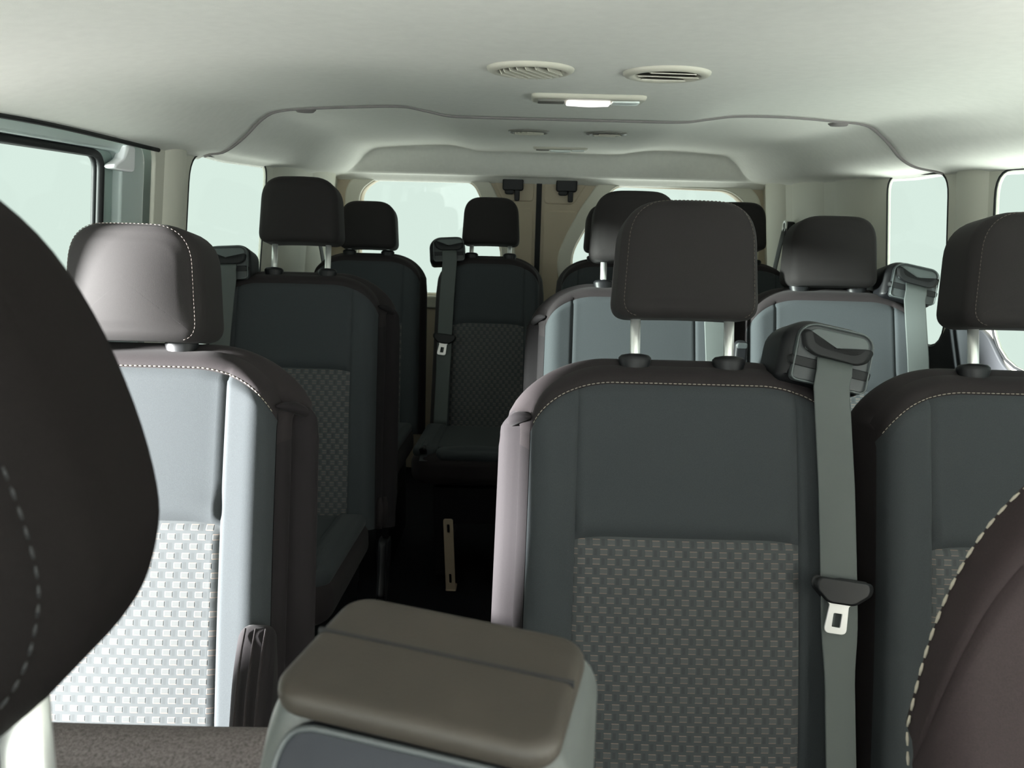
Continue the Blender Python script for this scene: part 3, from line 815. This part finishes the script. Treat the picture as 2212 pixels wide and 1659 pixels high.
mesh('stitching', stitches(path, .0045, .0068, .0006), M['seal'], fh)
for s in (-1, 1):
    mesh('headrest_post', tube([(s * .079, .050, zoff - .17), (s * .079, .046, zoff - .24), (s * .079, .040, zoff - .30)], .0085, 18), M['chrome'], fh)
# backrest
Bf = Back(hw=.165, H=.62, rx=.06, rz=.05, flare=0, seams=0)
V = []
fb = make_backrest(Bf, fp, dict(side=M['felt'], top=M['felt'], panel=M['felt'], insert=M['front']), weave=False, stitch=False)
for o in (fb, *fb.children): o.location = (0, .055, -.080) if o is fb else (0, 0, 0)

# driver seat: stitched shoulder at the right edge
ds = empty('driver_seat', (.522, .352, FLOOR + .006), 'reddish brown driver seat shoulder with pale stitching at the right edge', 'seat', 'front seats', rz=radians(-12))
Bd = Back(hw=.262, H=.725, rx=.19, rz=.28, flare=-.10, depth=.10, tp=-.03, seams=0)
db = make_backrest(Bd, ds, dict(side=M['driver'], top=M['driver'], panel=M['driver'], insert=M['driver']), weave=False, stitch=False)
sil = [(-Bd.hw, z) for z in [.05 + .36 * i / 40 for i in range(40)]] + [(-Bd.hw + Bd.hw * .9 * (1 - cos(pi / 2 * i / 90)), 0) for i in range(91)]
sil = [(x, z if z else Bd.ztop(x)) for x, z in sil]
path = []
for a, b in zip(sil, sil[1:]):
    t = Vector((b[0] - a[0], b[1] - a[1]))
    if t.length < 1e-6: continue
    t.normalize(); x, z = a[0] + t.y * .009, a[1] - t.x * .009
    x, z = a[0] * .999, a[1]; u = x / Bd.hw; path.append(rec(Bd.pt(u, min(1, z / Bd.ztop(x))) + Vector((-t.y * .0012, .006, t.x * .0012))))
mesh('stitching', stitches(path, .0095, .0135, .0013), M['thread'], db)
dh = mesh('headrest', xf(pillow(head_outline(.22, .19), .10, .022, .008, .012, ne=7, nc=10), lambda p: rec(p + Vector((0, -.03, Bd.H + .15)))), M['driver'], ds)
for s_ in (-1, 1):
    mesh('headrest_post', tube([rec(Vector((s_ * .07, -.01, z))) for z in (Bd.H - .04, Bd.H + .03, Bd.H + .09)], .0078, 14), M['chrome'], dh)

# ---- folded-up centre console / armrest between the front seats
con = empty('center_console', (-.027, .292, FLOOR), 'brown topped console with grey rim and black panel at the bottom centre', 'console', rz=radians(-13.5))
CW, CD, CH, CT = .126, .080, .34, -FLOOR - .185
LEAN = .55
def lean(p):
    f = max(0, min(1, (.02 - p.y) / .05)); return Vector((p.x, p.y - f * LEAN * max(0, CT - .012 - p.z), p.z))
ol = rpoly([(-CW / 2, CT - CH), (CW / 2, CT - CH), (CW / 2 - .002, CT - .006), (-CW / 2 + .002, CT)], [.01, .01, .020, .020], 8)
shell = mesh('console_shell', xf(pillow(ol, CD, .012, .0, .003, ne=7, nc=5), lean), M['console_side'], con)
topo = rrect(CW - .014, CD - .002, .014)
mesh('console_lid', xf(pillow(topo, .012, .005, .0002), lambda p: Vector((p.x, p.z - .006, CT - .003 - p.y - p.x * .05))), M['console_top'], con)
mesh('lid_seam', xf(box(-CW / 2 + .0078, CW / 2 - .0078, -.0009, .0009, -.006, .0000), lambda p: p + Vector((0, -.002, CT + .0036 - p.x * .05))), M['seal'], con, smooth=False)
fo = rpoly([(-.050, CT - CH + .02), (.050, CT - CH + .02), (.050, CT - .012), (-.050, CT - .008)], [.005, .005, .018, .018], 8)
pn = mesh('console_panel', xf(pillow(fo, .006, .002), lambda p: lean(p + Vector((0, -CD / 2 - .001, 0)))), M['console_panel'], con)
mesh('panel_rim', tube([lean(Vector((x, -CD / 2 - .004, z))) for x, z in fo], .0014, 8, closed=True), M['bezel'], pn)
mesh('panel_divider', xf(pillow(rrect(.004, .2, .0015, cx=.004, cy=CT - .142), .006, .0015), lambda p: lean(p + Vector((0, -CD / 2 - .004, 0)))), M['bezel'], pn)
mesh('finger_notch', xf(pillow(rpoly([(-.042, CT - .048), (-.026, CT - .048), (-.020, CT - .056), (-.020, CT - .075), (-.042, CT - .075)], .004), .003, .001), lambda p: lean(p + Vector((0, -CD / 2 - .004, 0)))), M['seal'], pn)

# unseen block added beside the van to keep sun off the rear left seats
struct(tag(mesh('sun_blocker', xf(pillow(rrect(.25, 2.6, .03), 1.65, .02), lambda p: Vector((p.x - 2.25, p.y + 2.02, p.z + .1))), plain('pale_blocker', (.55, .55, .52), .9, bump=(60, .3, .003), noise=(8, .08))), 'pale block added out of view beside the van to block sun'))

# ================================================================ LIGHT
W = bpy.data.worlds.new('overcast sky'); S.world = W; W.use_nodes = True
WN, WL = W.node_tree.nodes, W.node_tree.links
bg = WN['Background']; bg.inputs[0].default_value = (.94, 1.0, .96, 1)
tc = WN.new('ShaderNodeTexCoord'); sp = WN.new('ShaderNodeSeparateXYZ'); WL.new(tc.outputs['Generated'], sp.inputs[0])
def ramp(sock, a, b, lo, hi):
    n = WN.new('ShaderNodeMapRange'); n.interpolation_type = 'SMOOTHSTEP'
    n.inputs['From Min'].default_value = a; n.inputs['From Max'].default_value = b
    n.inputs['To Min'].default_value = lo; n.inputs['To Max'].default_value = hi
    WL.new(sock, n.inputs['Value']); return n.outputs['Result']
def mul(a, b):
    n = WN.new('ShaderNodeMath'); n.operation = 'MULTIPLY'; WL.new(a, n.inputs[0])
    if hasattr(b, 'is_linked'): WL.new(b, n.inputs[1])
    else: n.inputs[1].default_value = b
    return n.outputs[0]
cm = WN.new('ShaderNodeMix'); cm.data_type = 'RGBA'; cm.inputs[6].default_value = (.94, 1.0, .96, 1); cm.inputs[7].default_value = (1.0, .97, .935, 1)
WL.new(ramp(sp.outputs['Z'], -.44, -.16, 1, 0), cm.inputs[0]); WL.new(cm.outputs[2], bg.inputs[0])
# ground glow and a brighter nose side added to lift ceiling and seat fronts
gr = mul(ramp(sp.outputs['Z'], -.44, -.16, 1, 0), ramp(sp.outputs['X'], -.5, .5, .9, 4.6))
ad = WN.new('ShaderNodeMath'); ad.operation = 'ADD'; WL.new(gr, ad.inputs[0]); ad.inputs[1].default_value = 1
WL.new(mul(mul(ad.outputs[0], ramp(sp.outputs['Y'], -.75, -.1, 2.0, 1)), 3.0), bg.inputs[1])
sd = bpy.data.lights.new('sun', 'SUN'); so = bpy.data.objects.new('sun', sd); COL.objects.link(so)
sd.energy = 86; sd.angle = radians(5); sd.color = (1, .98, .97)
d = Vector((.86, .327, -.125)).normalized(); so.rotation_euler = d.to_track_quat('-Z', 'Y').to_euler(); so.location = (-3, -2, 1)

S.view_settings.view_transform = 'Standard'; S.view_settings.look = 'None'; S.view_settings.exposure = 0; S.view_settings.gamma = 1
S.cycles.max_bounces = 10; S.cycles.diffuse_bounces = 6; S.cycles.transparent_max_bounces = 12
S.cycles.sample_clamp_indirect = 6
S.cycles.use_denoising = True
